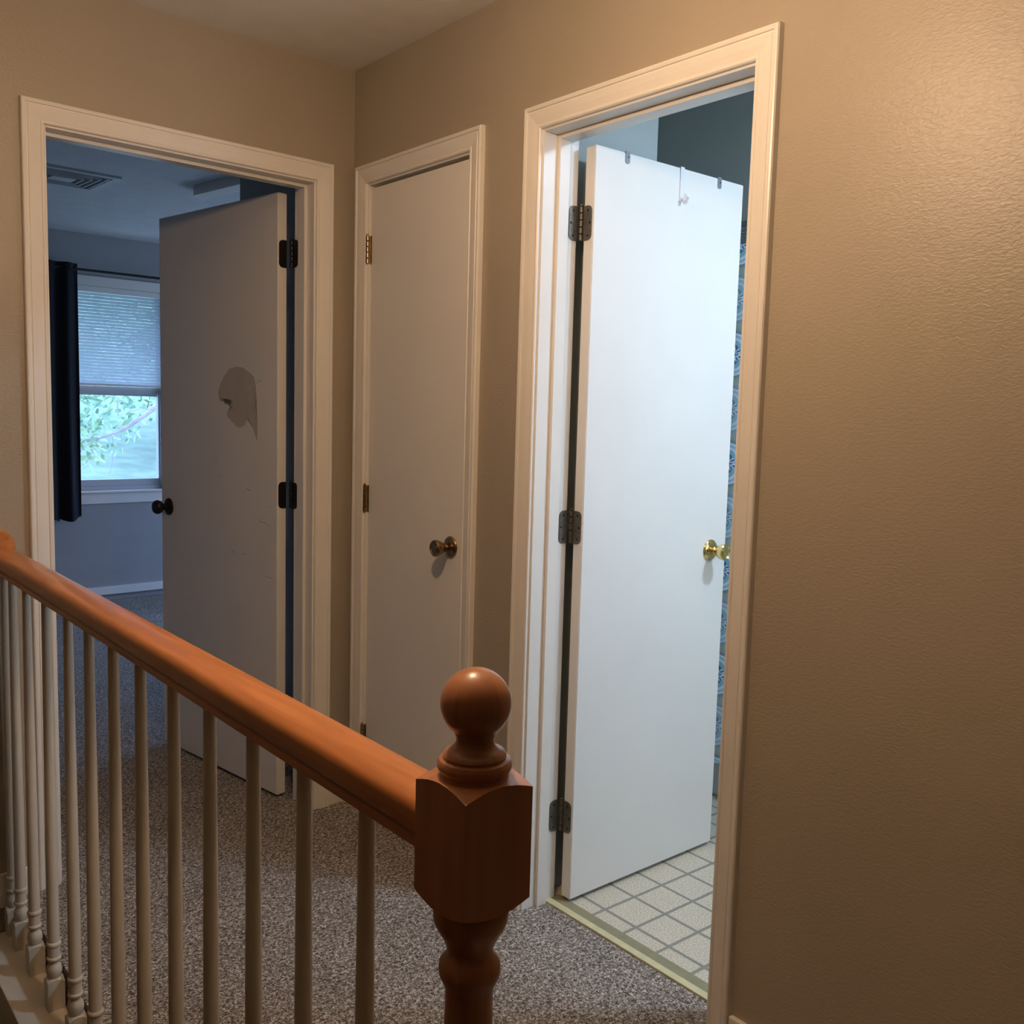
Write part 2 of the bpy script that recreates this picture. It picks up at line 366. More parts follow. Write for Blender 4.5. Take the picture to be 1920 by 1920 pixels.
# ---- door frames: casing with a stepped profile, mitred, plus jamb and stop
PROF = [(0, 0), (0, .009), (.003, .0115), (.008, .0115), (.010, .0095), (.013, .0105), (.026, .0135), (.041, .0155), (.0425, .0135), (.0455, .0135), (.047, .0170), (.053, .0185), (.056, .0175), (.058, .014), (.058, 0)]
def casing(name, a0, a1, top, tofn, parent, bottom=0.0):
    """a0<a1 inner edges along the wall, inner top edge; tofn maps (along, out, z)"""
    b = MB(); bm = b.bm
    path = []
    for (u, tt) in PROF:
        path.append([(a0-u, tt, bottom), (a0-u, tt, top+u), (a1+u, tt, top+u), (a1+u, tt, bottom)])
    V = [[bm.verts.new(tofn(*q)) for q in row] for row in path]
    for r0, r1 in zip(V, V[1:]):
        for k in range(3): bm.faces.new((r0[k], r0[k+1], r1[k+1], r1[k]))
    bm.faces.new([r[0] for r in V]); bm.faces.new([r[3] for r in V])
    return b.build(name, MT['trim'], parent)
def frame(label, a0, a1, top, tofn, xf, stop0, stop1, depth=.118, idx=2):
    """a0<a1 are casing inner edges; jamb sits 5 mm inside"""
    e = empty('trim_%d' % idx, xf); tag(e, label, 'door frame', 'structure')
    casing('casing', a0, a1, top, tofn, e)
    j0, j1, jt = a0+.006, a1-.006, top-.006
    def bx(b, A0, A1, D0, D1, Z0, Z1):
        ps = [tofn(a, -d, z) for a in (A0, A1) for d in (D0, D1) for z in (Z0, Z1)]
        b.box(min(q[0] for q in ps), max(q[0] for q in ps), min(q[1] for q in ps), max(q[1] for q in ps), Z0, Z1, .0012)
    b = MB()
    bx(b, j0-.018, j0, -.001, depth+.001, 0, jt+.018); bx(b, j1, j1+.018, -.001, depth+.001, 0, jt+.018); bx(b, j0, j1, -.001, depth+.001, jt, jt+.018)
    b.build('jamb', MT['trim'], e)
    b = MB()
    bx(b, j0, j0+.011, stop0, stop1, 0, jt); bx(b, j1-.011, j1, stop0, stop1, 0, jt); bx(b, j0+.011, j1-.011, stop0, stop1, jt-.011, jt)
    b.build('door_stop', MT['trim'], e)
    return e
fA = lambda a, o, z: (a, -o, z)            # wall_back: out of the wall is -y
fB = lambda a, o, z: (-o, a, z)            # wall_right: out of the wall is -x
frame('white moulded frame around the open bedroom doorway', -.9538, -.1426, 2.0703, fA, RA, .040, .080, idx=2)
frame('narrow white moulded frame around the closed closet door', -.6411, -.092, 2.0703, fB, None, .045, .080, idx=3)
frame('tall white moulded frame around the lit bathroom doorway', -1.5918, -.9393, 2.0703, fB, None, .045, .080, idx=4)
# casing on the far sides
e = empty('trim_5'); tag(e, 'white casing on the bathroom side of its doorway', 'door frame', 'structure')
casing('casing', -1.5918, -.9393-.0, 2.0703, lambda a, o, z: (.118+o*.3, a, z), e)
# baseboards
def baseb(name, x0, x1, y0, y1, z0, z1, label, xf=None):
    b = MB(); b.box(x0, x1, y0, y1, z0, z1, .004)
    return tag(b.build(name, MT['trim'], xf=xf), label, 'baseboard', 'structure')
baseb('baseboard_back', -.084, -.004, -.012, 0.002, 0, .075, 'stub of white baseboard between bedroom doorway and hall corner', RA)
baseb('baseboard_back', -1.15, -1.0125, -.012, 0.002, -.02, .075, 'white baseboard left of the bedroom doorway behind the balusters', RA)
baseb('baseboard_right', -.012, .002, -4.2, -1.6515, 0, .072, 'white baseboard starting right of the bathroom doorway')
baseb('baseboard_right', -.012, .002, -.879, -.701, 0, .075, 'white baseboard between the closet and bathroom doors')
baseb('baseboard_far', -2.2, 3.0, 3.872, 3.902, .040, .095, 'low white baseboard under the bedroom window', RA)
# threshold strip
b = MB(); b.box(.105, .138, BR+.003, BL-.003, 0, .004)
e = empty('trim_6'); tag(e, 'yellow green threshold strip between carpet and bathroom vinyl', 'threshold', 'structure')
b.build('strip', MT['olive'], e)
b = MB(); b.box(.084, .106, BR+.003, BL-.003, -.01, .005, .002); b.build('edge', MT['yellow'], e)

# ---- doors
def hinge(parent, barrel_c, z, leafs, mat, n='hinge', hh=.0445, screws=True):
    b = MB()
    x, y = barrel_c
    for k in range(5):
        z0 = z-hh+k*(2*hh/5); b.lathe([(.0045, z0+.0006), (.0062, z0+.0018), (.0062, z0+2*hh/5-.0018), (.0045, z0+2*hh/5-.0006)], (x, y, 0), n=14)
    b.lathe([(.002, z+hh), (.0045, z+hh+.001), (.0045, z+hh+.004), (.002, z+hh+.006)], (x, y, 0), n=12)
    h = b.build(n, mat, parent, smooth=True)
    for (org, du, nrm, L) in leafs:        # leaf: from barrel, direction du, plate normal nrm
        b = MB(); org = Vector(org); du = Vector(du).normalized(); nrm = Vector(nrm).normalized(); R = .014
        pts = [(0, -hh), (L-R, -hh)] + [(L-R+R*math.sin(a), -hh+R-R*math.cos(a)) for a in (PI/8, PI/4, 3*PI/8)] + [(L, -hh+R), (L, hh-R)] + \
              [(L-R+R*math.cos(a), hh-R+R*math.sin(a)) for a in (PI/8, PI/4, 3*PI/8)] + [(L-R, hh), (0, hh)]
        b.prism([org + du*u_ + Vector((0, 0, z+v_)) for u_, v_ in pts], nrm*.0022)
        lf = b.build('hinge_leaf', mat, h)
        if screws:
            sb = MB()
            for (u_, v_) in ((L*.55, hh*.72), (L*.80, 0), (L*.55, -hh*.72)):
                c = org + du*u_ + Vector((0, 0, z+v_)) + nrm*.0018
                a = du; c2 = Vector((0, 0, 1))
                ring = [c + (a*math.cos(2*PI*k/12) + c2*math.sin(2*PI*k/12))*.0032 for k in range(12)]
                sb.prism(ring, nrm*.0009)
            sb.build('screw', MT['dark'], h)
    return h
def knob(parent, pos, nrm, mat, rose=.0325, ball=.0255, length=.062, name='door_knob', tulip=True, key=True):
    nrm = Vector(nrm).normalized()
    q = nrm.to_track_quat('Z', 'Y').to_matrix().to_4x4(); xf = Matrix.Translation(pos) @ q
    b = MB()
    if tulip: pr = [(.0105, .008), (.0115, .018), (.0125, .022), (.0105, .024), (.0135, .028), (.019, .036), (.0235, .046), (.0250, .053), (.0245, .058), (.022, .0605), (.0205, .059), (.018, .0565), (.010, .0560), (.0095, .0585), (.001, .0585)]
    else: pr = [(.012, .006), (.0115, .020), (.012, .026), (.018, .030), (.0245, .038), (.0270, .046), (.0262, .053), (.022, .060), (.013, .0635), (.001, .0645)]
    b.lathe(pr, n=36); b.bm.transform(xf)
    k = b.build(name, mat, parent, smooth=True)
    b = MB(); b.lathe([(rose, 0), (rose, .002), (rose*.95, .0045), (rose*.72, .009), (rose*.50, .0105), (rose*.40, .0085)], n=36); b.bm.transform(xf)
    b.build('rose', mat, k, smooth=True)
    if key:
        b = MB(); b.box(-.0012, .0012, -.010, .010, .0580, .0605); b.bm.transform(xf @ Matrix.Rotation(PI/2, 4, 'Z')); b.build('turn_button', mat, k)
    return k

# bedroom door (door frame of wall_back): open about 95 degrees
e = empty('door_1', RA); tag(e, 'white bedroom door standing open with a grey stain and black knob', 'door', 'structure')
A_ = 1.6687; dd = Vector((math.cos(A_), math.sin(A_), 0)); nn = Vector((math.sin(A_), -math.cos(A_), 0))   # nn points away from the visible face
O_ = Vector((-.1919, .1527, 0))
def slabpts(O, d, n, wd, T, z0): return [O + Vector((0, 0, z0)), O + d*wd + Vector((0, 0, z0)), O + d*wd + n*T + Vector((0, 0, z0)), O + n*T + Vector((0, 0, z0))]
b = MB(); b.prism(slabpts(O_, dd, nn, .778, .035, .012), (0, 0, 2.038))
bmesh.ops.bevel(b.bm, geom=b.bm.edges[:], offset=.0018, segments=2, affect='EDGES')
slab = b.build('door_panel', MT['door'], e)
fd = lambda u_, z, o=0: O_ + dd*u_ - nn*o + Vector((0, 0, z))
STAIN = [(0.294, 1.482), (0.331, 1.453), (0.354, 1.423), (0.365, 1.401), (0.361, 1.379), (0.347, 1.362), (0.336, 1.379), (0.32, 1.355), (0.309, 1.367), (0.282, 1.373), (0.268, 1.38), (0.277, 1.368), (0.286, 1.351), (0.273, 1.348), (0.291, 1.34), (0.304, 1.332), (0.309, 1.317), (0.286, 1.302), (0.247, 1.281), (0.225, 1.278), (0.198, 1.287), (0.179, 1.307), (0.175, 1.321), (0.166, 1.305), (0.143, 1.277), (0.12, 1.234), (0.117, 1.278), (0.124, 1.33), (0.134, 1.365), (0.124, 1.391), (0.128, 1.424), (0.14, 1.454), (0.172, 1.471), (0.207, 1.486), (0.25, 1.489)]
b = MB(); vs = [b.bm.verts.new(fd(u_, z, .0004)) for u_, z in STAIN]; f = b.bm.faces.new(vs); bmesh.ops.triangulate(b.bm, faces=[f])
s_ = b.build('stain', MT['stain'], slab); s_['label'] = 'grey brown blotch with a drip'
SC = [[(0.114, 0.962), (0.072, 0.957), (0.034, 0.948)], [(0.068, 0.772), (0.03, 0.772), (0.006, 0.752)], [(0.383, 1.159), (0.372, 1.139)], [(0.183, 1.067), (0.159, 1.062)], [(0.302, 1.055), (0.299, 1.049)], [(0.262, 1.071), (0.257, 1.068)], [(0.05, 1.017), (0.04, 1.016)], [(0.056, 1.004), (0.053, 1.001)], [(0.279, 0.836), (0.261, 0.833)], [(0.214, 0.836), (0.193, 0.834)], [(0.023, 1.32), (0.013, 1.279), (0.004, 1.245)], [(0.122, 1.433), (0.095, 1.443)], [(0.038, 1.438), (0.032, 1.426)], [(0.362, 1.103), (0.351, 1.094)], [(0.461, 1.313), (0.457, 1.311)]]
b = MB()
for ln_ in SC:
    hw = .0011 if len(ln_) > 2 else .0022
    top_ = [b.bm.verts.new(fd(u_, z+hw*(.5 if i in (0, len(ln_)-1) else 1), .0004)) for i, (u_, z) in enumerate(ln_)]
    bot_ = [b.bm.verts.new(fd(u_, z-hw*(.5 if i in (0, len(ln_)-1) else 1), .0004)) for i, (u_, z) in enumerate(ln_)]
    for i in range(len(ln_)-1): b.bm.faces.new((top_[i], top_[i+1], bot_[i+1], bot_[i]))
b.build('scuff_marks', MT['scuff'], slab)
knob(e, fd(.722, .958), -nn, MT['black'], rose=.033, tulip=False, key=False)
for z in (1.855, 1.058, .25):
    bc = Vector((-.152, .133, 0))
    hinge(e, (bc.x, bc.y), z, [((-.1485, .132, 0), (0, -1, 0), (-1, 0, 0), .034), (tuple(O_ + nn*.033 - dd*.0005), tuple(-nn), tuple(-dd), .029)], MT['black'], screws=False)

# closet door
e = empty('door_2'); tag(e, 'narrow closed white closet door with a brass knob', 'door', 'structure')
b = MB(); b.box(.008, .043, -.6315, -.1015, .014, 2.056, .0015); b.build('door_panel', MT['door'], e)
b = MB(); b.box(.0005, .03, -.6325, -.6285, .945, .995); b.build('strike_plate', MT['dark'], e)
knob(e, (.008, -.568, .958), (-1, 0, 0), MT['antique'], rose=.0325, key=False)
for z in (1.864, 1.061, .25): hinge(e, (-.0045, -.0975), z, [((.006, -.1005, 0), (-1, 0, 0), (0, 1, 0), .010)], MT['antique'], screws=False)

# bathroom door: open 90 degrees
e = empty('door_3'); tag(e, 'brightly lit white bathroom door standing open with a brass knob', 'door', 'structure')
a = .012; dd3 = Vector((math.cos(a), math.sin(a), 0)); nn3 = Vector((-math.sin(a), math.cos(a), 0)); O3 = Vector((.130, -.997, 0))
b = MB(); b.prism(slabpts(O3, dd3, nn3, .620, .035, .012), (0, 0, 2.036))
bmesh.ops.bevel(b.bm, geom=b.bm.edges[:], offset=.0018, segments=2, affect='EDGES')
b.build('door_panel', MT['door'], e)
g3 = lambda u_, z, o=0: O3 + dd3*u_ - nn3*o + Vector((0, 0, z))
knob(e, g3(.545, .957), -nn3, MT['brass'], rose=.033)
knob(e, g3(.545, .957, -.035), nn3, MT['brass'], rose=.033, key=False)
for z in (1.853, 1.054, .244):
    hinge(e, (.1270, -.9545), z, [((.121, -.9455, 0), (-1, 0, 0), (0, -1, 0), .030), (tuple(O3 + nn3*.034), tuple(-nn3), tuple(-dd3), .028)], MT['bronze'])
# metal brackets hooked over the bathroom door
for (u_, zz_, lab) in ((.118, 0, 'grey metal bracket over the bathroom door top near its hinges'), (.506, 0, 'grey metal bracket over the bathroom door top near its free edge')):
    e = empty('door_bracket'); tag(e, lab, 'bracket', group='metal brackets on the bathroom door')
    b = MB(); w2 = .0085
    pts = [(-w2, 2.052), (w2, 2.052), (w2, 2.024), (w2-.004, 2.020), (-w2+.004, 2.020), (-w2, 2.024)]
    b.prism([g3(u_+p_, z, .0003) for p_, z in pts], -nn3*.0012)
    b.prism([g3(u_-w2, 2.0485, .0013), g3(u_+w2, 2.0485, .0013), g3(u_+w2, 2.0485, -.037), g3(u_-w2, 2.0485, -.037)], (0, 0, .0012))
    b.build('clip', MT['steel'], e)
    b = MB(); ring = [g3(u_+.002+.0022*math.cos(2*PI*k/12), 2.037+.0022*math.sin(2*PI*k/12), .0016) for k in range(12)]
    b.prism(ring, -nn3*.0006); b.build('screw', MT['dark'], e)
# white over-door hook
e = empty('over_door_hook'); tag(e, 'white plastic over-the-door hook with a clear round pad', 'hook')
b = MB(); u_ = .340; w2 = .008
b.prism([g3(u_-w2, 2.051, .0004), g3(u_+w2, 2.051, .0004), g3(u_+w2, 1.962, .0004), g3(u_-w2, 1.956, .0004)], -nn3*.0022)
b.prism([g3(u_-w2, 2.0485, .0024), g3(u_+w2, 2.0485, .0024), g3(u_+w2, 2.0485, -.038), g3(u_-w2, 2.0485, -.038)], (0, 0, .002))
b.tube([g3(u_, 1.966, .002), g3(u_, 1.957, .010), g3(u_, 1.956, .020), g3(u_, 1.966, .027)], .004)
b.build('strap', MT['hookp'], e)
m, t, bb = node_mat('clear_pad'); bb.inputs['Base Color'].default_value = (.86, .80, .78, 1); bb.inputs['Alpha'].default_value = .45; bb.inputs['Roughness'].default_value = .15
b = MB(); ring = [g3(u_+.016+.0135*math.cos(2*PI*k/24), 1.967+.0150*math.sin(2*PI*k/24), .0003) for k in range(24)]
b.prism(ring, -nn3*.0012); b.build('pad', m, e)

# ================================================================ stair railing
RX = -1.0795
rail = empty('stair_railing', Matrix.Translation((RX, -1.1, 0)))
tag(rail, 'orange wood handrail on white turned balusters ending in a ball-topped newel post', 'railing')
IR = rail.matrix_world.inverted()
def onrail(o): o.parent = rail; o.matrix_parent_inverse = IR; return o
PR = [(-.027, .909), (-.027, .917), (-.0240, .9200), (-.027, .9235), (-.0315, .9275), (-.0335, .933), (-.0340, .940), (-.0340, .948), (-.0330, .9540), (-.0305, .9585), (-.0265, .9620), (-.0205, .9640), (-.012, .9652), (-.004, .9656)]
PR = PR + [(-x_, z) for x_, z in reversed(PR)]
b = MB(); b.prism([(RX+x_, -2.074, z) for x_, z in PR], (0, 2.074-.075, 0))
hr = onrail(b.build('handrail', MT['rail'], smooth=True)); hr['label'] = 'orange stained wooden handrail'
b = MB(); b.lathe([(.044, 0), (.049, .004), (.052, .010), (.052, .020)], (0, 0, 0), 'Y', 40)
ros = b.build('rosette', MT['rail'], smooth=True); ros.matrix_world = Matrix.Translation((RX-.020, -.074, .968)); bpy.context.view_layer.update()
ros.parent = rail; ros.matrix_parent_inverse = IR
# newel
NX, NY, S2 = -1.0795, -2.1145, .0415
nw = []
b = MB(); bm = b.bm
def chamfblock(bm, cx, cy, s, z0, z1, drop, rise, n=8):
    """square post block whose ends are turned: corners are lower (top) / higher (bottom)"""
    per = []
    for side in range(4):
        for k in range(n):
            tt = -1 + 2*k/n
            per.append([(tt, -1), (1, tt), (-tt, 1), (-1, -tt)][side])
    def zoff(x_, y_): r = math.hypot(x_, y_); return max(0, (r-1)/(math.sqrt(2)-1))
    tops, bots = [], []
    for (x_, y_) in per:
        k = zoff(x_, y_)
        tops.append(bm.verts.new((cx+x_*s, cy+y_*s, z1-drop*k))); bots.append(bm.verts.new((cx+x_*s, cy+y_*s, z0+rise*k)))
    m_ = len(per)
    for i in range(m_): bm.faces.new((bots[i], bots[(i+1) % m_], tops[(i+1) % m_], tops[i]))
    for ring, z in ((tops, z1), (bots, z0)):
        inn = []
        for (x_, y_) in per:
            r = math.hypot(x_, y_); inn.append(bm.verts.new((cx+x_/r*s*.92, cy+y_/r*s*.92, z)))
        for i in range(m_): bm.faces.new((ring[i], ring[(i+1) % m_], inn[(i+1) % m_], inn[i]))
        bm.faces.new(inn)
chamfblock(bm, NX, NY, S2, .869, 1.0005, .0085, .0085)
chamfblock(bm, NX, NY, S2, -.30, .22, .0085, 0)
b.lathe([(.036, .872), (.0385, .862), (.038, .851), (.034, .842), (.028, .832), (.0237, .821), (.0237, .816), (.0268, .811), (.0308, .806), (.0318, .799), (.0305, .791), (.0270, .7845), (.0245, .776), (.0243, .76), (.0255, .72), (.031, .55), (.0345, .40), (.0355, .30), (.031, .27), (.037, .245), (.039, .225), (.036, .215)], (NX, NY, 0), n=48)
post = onrail(b.build('newel_post', MT['newel'], smooth=True))
prof = [(.0345, .9985), (.0345, 1.001), (.0335, 1.003), (.0350, 1.0055), (.0372, 1.0095), (.0375, 1.0135), (.0352, 1.0175), (.0310, 1.019), (.0318, 1.0215), (.0300, 1.0250), (.0250, 1.0275), (.0210, 1.0300), (.0190, 1.0345), (.0188, 1.0385), (.0205, 1.0430)]
cz, Rb = 1.0735, .0352
a0 = math.asin(.0205/Rb)
for k in range(15):
    an = PI - a0 - (PI-a0-.02)*k/14 if False else (PI - a0) * (1 - k/14) + .02*k/14
    prof.append((Rb*math.sin(an), cz + Rb*math.cos(an)))
b = MB(); b.lathe(prof, (NX, NY, 0), n=56)
fin = b.build('ball_finial', MT['newel'], smooth=True); fin.parent = post
# shoe board
b = MB(); b.box(-1.164, -1.053, -2.6, -.06, -.30, -.09, .003)
onrail(b.build('shoe_board', MT['shoe']))
# balusters
PB = [(.0120, .0745), (.0150, .0805), (.0172, .089), (.0178, .097), (.0165, .105), (.0135, .1110), (.0122, .1150), (.0125, .1195), (.0160, .1225), (.0168, .1260), (.0160, .1290), (.0140, .1310), (.0138, .140), (.0146, .1530), (.0146, .1560), (.0165, .1585), (.0170, .1620), (.0160, .1655), (.0136, .1680), (.0136, .20), (.0130, .40), (.0118, .65), (.0104, .90), (.0098, 1.0035)]
b = MB()
b.lathe(PB, n=24)
chamfblock(b.bm, 0, 0, .019, 0, .078, .008, 0, n=4)
bal = b.build('baluster', MT['balu'], smooth=True)
YS = [-.082, -.168, -.312, -.492, -.671, -.822, -.979, -1.132, -1.294, -1.447, -1.603, -1.757, -1.912]
for i, y in enumerate(YS):
    o = bal if i == 0 else bal.copy()
    if i: C.objects.link(o)
    o.parent = rail; o.matrix_parent_inverse = IR; o.location = (RX, y, -.092)

# ================================================================ bedroom things (turned frame)
# window
e = empty('window_1', RA); tag(e, 'bedroom sash window with white frame looking onto green trees', 'window', 'structure')
b = MB()
b.box(WX0-.045, WX1+.045, 3.884, 3.90, WZ1-.004, WZ1+.058, .002); b.box(WX0-.055, WX0, 3.884, 3.90, WZ0+.004, WZ1, .002); b.box(WX1, WX1+.055, 3.884, 3.90, WZ0+.004, WZ1, .002)
b.build('casing', MT['trim'], e)
b = MB(); b.box(WX0-.07, WX1+.07, 3.865, 4.00, WZ0-.006, WZ0+.006, .002); b.box(WX0-.05, WX1+.05, 3.886, 3.90, WZ0-.08, WZ0-.006, .002)
b.build('sill', MT['trim'], e)
b = MB()
b.box(WX0, WX0+.02, 3.935, 4.01, WZ0, WZ1); b.box(WX1-.02, WX1, 3.935, 4.01, WZ0, WZ1); b.box(WX0, WX1, 3.935, 4.01, WZ1-.02, WZ1); b.box(WX0, WX1, 3.935, 4.01, WZ0+.006, WZ0+.032)
b.build('window_frame', MT['vinylframe'], e)
b = MB(); X0, X1 = WX0+.02, WX1-.02
b.box(X0, X0+.028, 3.945, 3.97, WZ0+.03, 1.452); b.box(X1-.010, X1, 3.945, 3.97, WZ0+.03, 1.452)
b.box(X0, X1, 3.945, 3.97, WZ0+.028, WZ0+.078, .002); b.box(X0, X1, 3.945, 3.97, 1.408, 1.456, .002)
sash = b.build('sash', MT['vinylframe'], e)
b = MB(); b.box(X0, X0+.028, 3.975, 4.0, 1.40, WZ1-.02); b.box(X1-.01, X1, 3.975, 4.0, 1.40, WZ1-.02); b.box(X0, X1, 3.975, 4.0, 1.395, 1.425); b.box(X0, X1, 3.975, 4.0, WZ1-.05, WZ1-.02)
b.build('sash', MT['vinylframe'], e)
b = MB(); b.box(X0+.01, X1-.01, 3.957, 3.960, WZ0+.05, 1.43); b.build('pane', MT['glass'], e)
b = MB(); b.box(X0+.01, X1-.01, 3.985, 3.988, 1.41, WZ1-.03); b.build('pane', MT['glass'], e)
# blind
e = empty('window_blind', RA); tag(e, 'pale horizontal slat blind lowered over the upper half of the window', 'blind')
b = MB(); b.box(WX0+.012, WX1-.006, 3.905, 3.933, 2.068, 2.108, .002); b.build('headrail', MT['trim'], e)
for k in range(28):
    z = 2.056 - k*.0213
    b = MB(); bm = b.bm
    cs = []
    for j in range(5):
        tt = -1 + j*.5; ox, oz = tt*.0102, .0015*(1-tt*tt)
        an = math.radians(66); cs.append((ox*math.cos(an)-oz*math.sin(an), ox*math.sin(an)+oz*math.cos(an)))
    V1 = [bm.verts.new((WX0+.015, 3.918-c_, z+s_)) for c_, s_ in cs]; V2 = [bm.verts.new((WX1-.010, 3.918-c_, z+s_)) for c_, s_ in cs]
    for j in range(4): bm.faces.new((V1[j], V1[j+1], V2[j+1], V2[j]))
    o = b.build('slat', MT['slat'], e, smooth=True)
b = MB(); b.box(WX0+.015, WX1-.010, 3.908, 3.928, 1.457, 1.471, .002); b.build('bottom_rail', MT['trim'], e)
for x_ in (.30, .55, .86):
    b = MB(); b.box(x_-.0006, x_+.0006, 3.930, 3.9312, 1.47, 2.07); b.build('ladder_cord', MT['trim'], e)
# curtain rod and curtain
e = empty('curtain_rod', RA); tag(e, 'thin black curtain rod above the bedroom window', 'curtain rod')
b = MB(); b.tube([(-.35, 3.82, 2.195), (1.5, 3.82, 2.195)], .0085, 14); b.build('rod', MT['black'], e, smooth=True)
for x_ in (-.3, 1.45):
    b = MB(); b.box(x_-.006, x_+.006, 3.82, 3.9, 2.188, 2.202); b.build('rod_bracket', MT['black'], e)
e = empty('curtain', RA); tag(e, 'dark navy curtain panel hanging left of the blind', 'curtain')
def cloth(name, xa, xb, yc, amp, waves, z0fn, z1, mat, parent, n=90, nz=16, axis='X', th=.0015, ph=0):
    b = MB(); bm = b.bm; G = []
    for s_ in (0, 1):
        rows_ = []
        for j in range(nz+1):
            rr_ = []
            for i in range(n+1):
                t_ = i/n; A = xa + (xb-xa)*t_; z0 = z0fn(t_); z = z0 + (z1-z0)*j/nz
                k = j/nz; am = amp*(1-.35*k)
                B_ = yc + am*math.sin(2*PI*waves*t_+ph+.35*math.sin(3*(1-k))) + s_*th
                rr_.append(bm.verts.new((A, B_, z) if axis == 'X' else (B_, A, z)))
            rows_.append(rr_)
        G.append(rows_)
    for s_ in (0, 1):
        for j in range(nz):
            for i in range(n): bm.faces.new((G[s_][j][i], G[s_][j][i+1], G[s_][j+1][i+1], G[s_][j+1][i]))
    for j in range(nz):
        for i in (0, n): bm.faces.new((G[0][j][i], G[0][j+1][i], G[1][j+1][i], G[1][j][i]))
    for i in range(n):
        for j in (0, nz): bm.faces.new((G[0][j][i], G[0][j][i+1], G[1][j][i+1], G[1][j][i]))
    return b.build(name, mat, parent, smooth=True)
cloth('panel', -.10, .385, 3.805, .028, 4.2, lambda t_: .585 + .02*math.sin(4*PI*t_+.5) - (.02 if t_ < .72 else 0), 2.23, MT['curt'], e, ph=.9)
for x_ in (.345, .225, .10, -.02):
    b = MB(); b.lathe([(.017, -.002), (.020, 0), (.017, .002), (.015, 0), (.017, -.002)], (x_, 3.778, 2.196), 'Y', 24, cap=False)
    b.build('grommet', MT['black'], e, smooth=True)
# ceiling vent
e = empty('ceiling_vent', RA @ Matrix.Translation((-.18, 2.30, H))); tag(e, 'square metal air vent on the bedroom ceiling', 'vent')
b = MB()
VX, VY = .215, .20
def ring_(b, a0, a1, b0, b1, w_, z0, z1):
    b.box(a0, a1, b0, b0+w_, z0, z1); b.box(a0, a1, b1-w_, b1, z0, z1); b.box(a0, a0+w_, b0+w_, b1-w_, z0, z1); b.box(a1-w_, a1, b0+w_, b1-w_, z0, z1)
ring_(b, -VX, VX, -VY, VY, .03, -.012, 0)
b.build('frame', MT['vent'], e)
b = MB(); b.box(-VX+.02, VX-.02, -VY+.02, VY-.02, -.003, 0); b.build('duct_opening', MT['dark'], e)
for k in range(4):
    b = MB(); i_ = .040 + k*.030
    ring_(b, -VX+i_, VX-i_, -VY+i_, VY-i_, .007, -.014-.001*k, -.002)
    b.build('louver', MT['vent'], e)
b = MB(); b.box(-.055, .055, -.045, .045, -.018, -.004); b.build('centre_plate', MT['vent'], e)
# ceiling light box and beam
e = empty('ceiling_light', RA); tag(e, 'flat white light box on the bedroom ceiling behind the door head', 'ceiling light')
b = MB(); b.box(-.41, .02, 1.15, 1.47, 2.395, H, .004); b.build('housing', MT['trim'], e)
b = MB(); b.box(-.352, -.350, 1.148, 1.472, 2.394, 2.44); b.build('seam', MT['dark'], e)
e = tag(MB().prism([(.36, 2.02, 2.395), (.44, 2.10, 2.395), (.53, 1.20, 2.395), (.44, 1.20, 2.395)], (0, 0, .045)).build('trim_7', MT['trim'], xf=RA), 'short white beam on the bedroom ceiling beside the closet corner', 'ceiling trim', 'structure')
# second bedroom window
e = empty('window_2', RA); tag(e, 'second bedroom window on the right wall, out of sight', 'window', 'structure')
b = MB()
b.box(3.02, 3.08, 1.3, 1.34, .3, 2.12); b.box(3.02, 3.08, 3.16, 3.2, .3, 2.12); b.box(3.02, 3.08, 1.3, 3.2, .3, .34); b.box(3.02, 3.08, 1.3, 3.2, 2.08, 2.12); b.box(3.03, 3.07, 2.23, 2.27, .3, 2.12)
b.build('window_frame', MT['vinylframe'], e)
b = MB(); b.box(3.048, 3.051, 1.32, 3.18, .32, 2.10); b.build('pane', MT['glass'], e)

# ================================================================ bathroom things
e = empty('bathtub'); tag(e, 'white bathtub behind the patterned shower curtain', 'bathtub')
b = MB(); b.box(1.085, 1.125, -1.88, -.354, 0, .42, .008); b.box(1.125, 1.80, -1.88, -.354, 0, .10); b.box(1.76, 1.82, -1.88, -.354, .10, .42, .008); b.box(1.125, 1.76, -.42, -.354, .10, .42, .008); b.box(1.125, 1.76, -1.88, -1.81, .10, .42, .008)
b.build('basin', MT['tub'], e)
e = empty('shower_rod'); tag(e, 'chrome shower rod below the dark bathroom bulkhead', 'shower rod')
b = MB(); b.tube([(1.045, -2.599, 1.985), (1.045, -.352, 1.985)], .0125, 16); b.build('rod', MT['chrome'], e, smooth=True)
b = MB(); b.lathe([(.03, 0), (.03, -.006), (.016, -.02)], (1.045, -.352, 1.985), 'Y', 24); b.build('flange', MT['chrome'], e, smooth=True)
for y in [-.42-.13*k for k in range(9)]:
    b = MB(); b.lathe([(.0155, -.003), (.019, 0), (.0155, .003), (.0135, 0), (.0155, -.003)], (1.045, y, 1.975), 'Y', 20, cap=False)
    o = b.build('curtain_ring', MT['chrome'], smooth=True); tag(o, 'chrome ring holding the patterned shower curtain on its rod', 'curtain ring', group='shower curtain rings')
e = empty('shower_curtain'); tag(e, 'blue and grey medallion patterned shower curtain beyond the bathroom door', 'shower curtain')
cloth('fabric', -1.55, -.37, 1.045, .018, 8.5, lambda t_: .142, 1.940, MT['shower'], e, n=140, axis='Y')

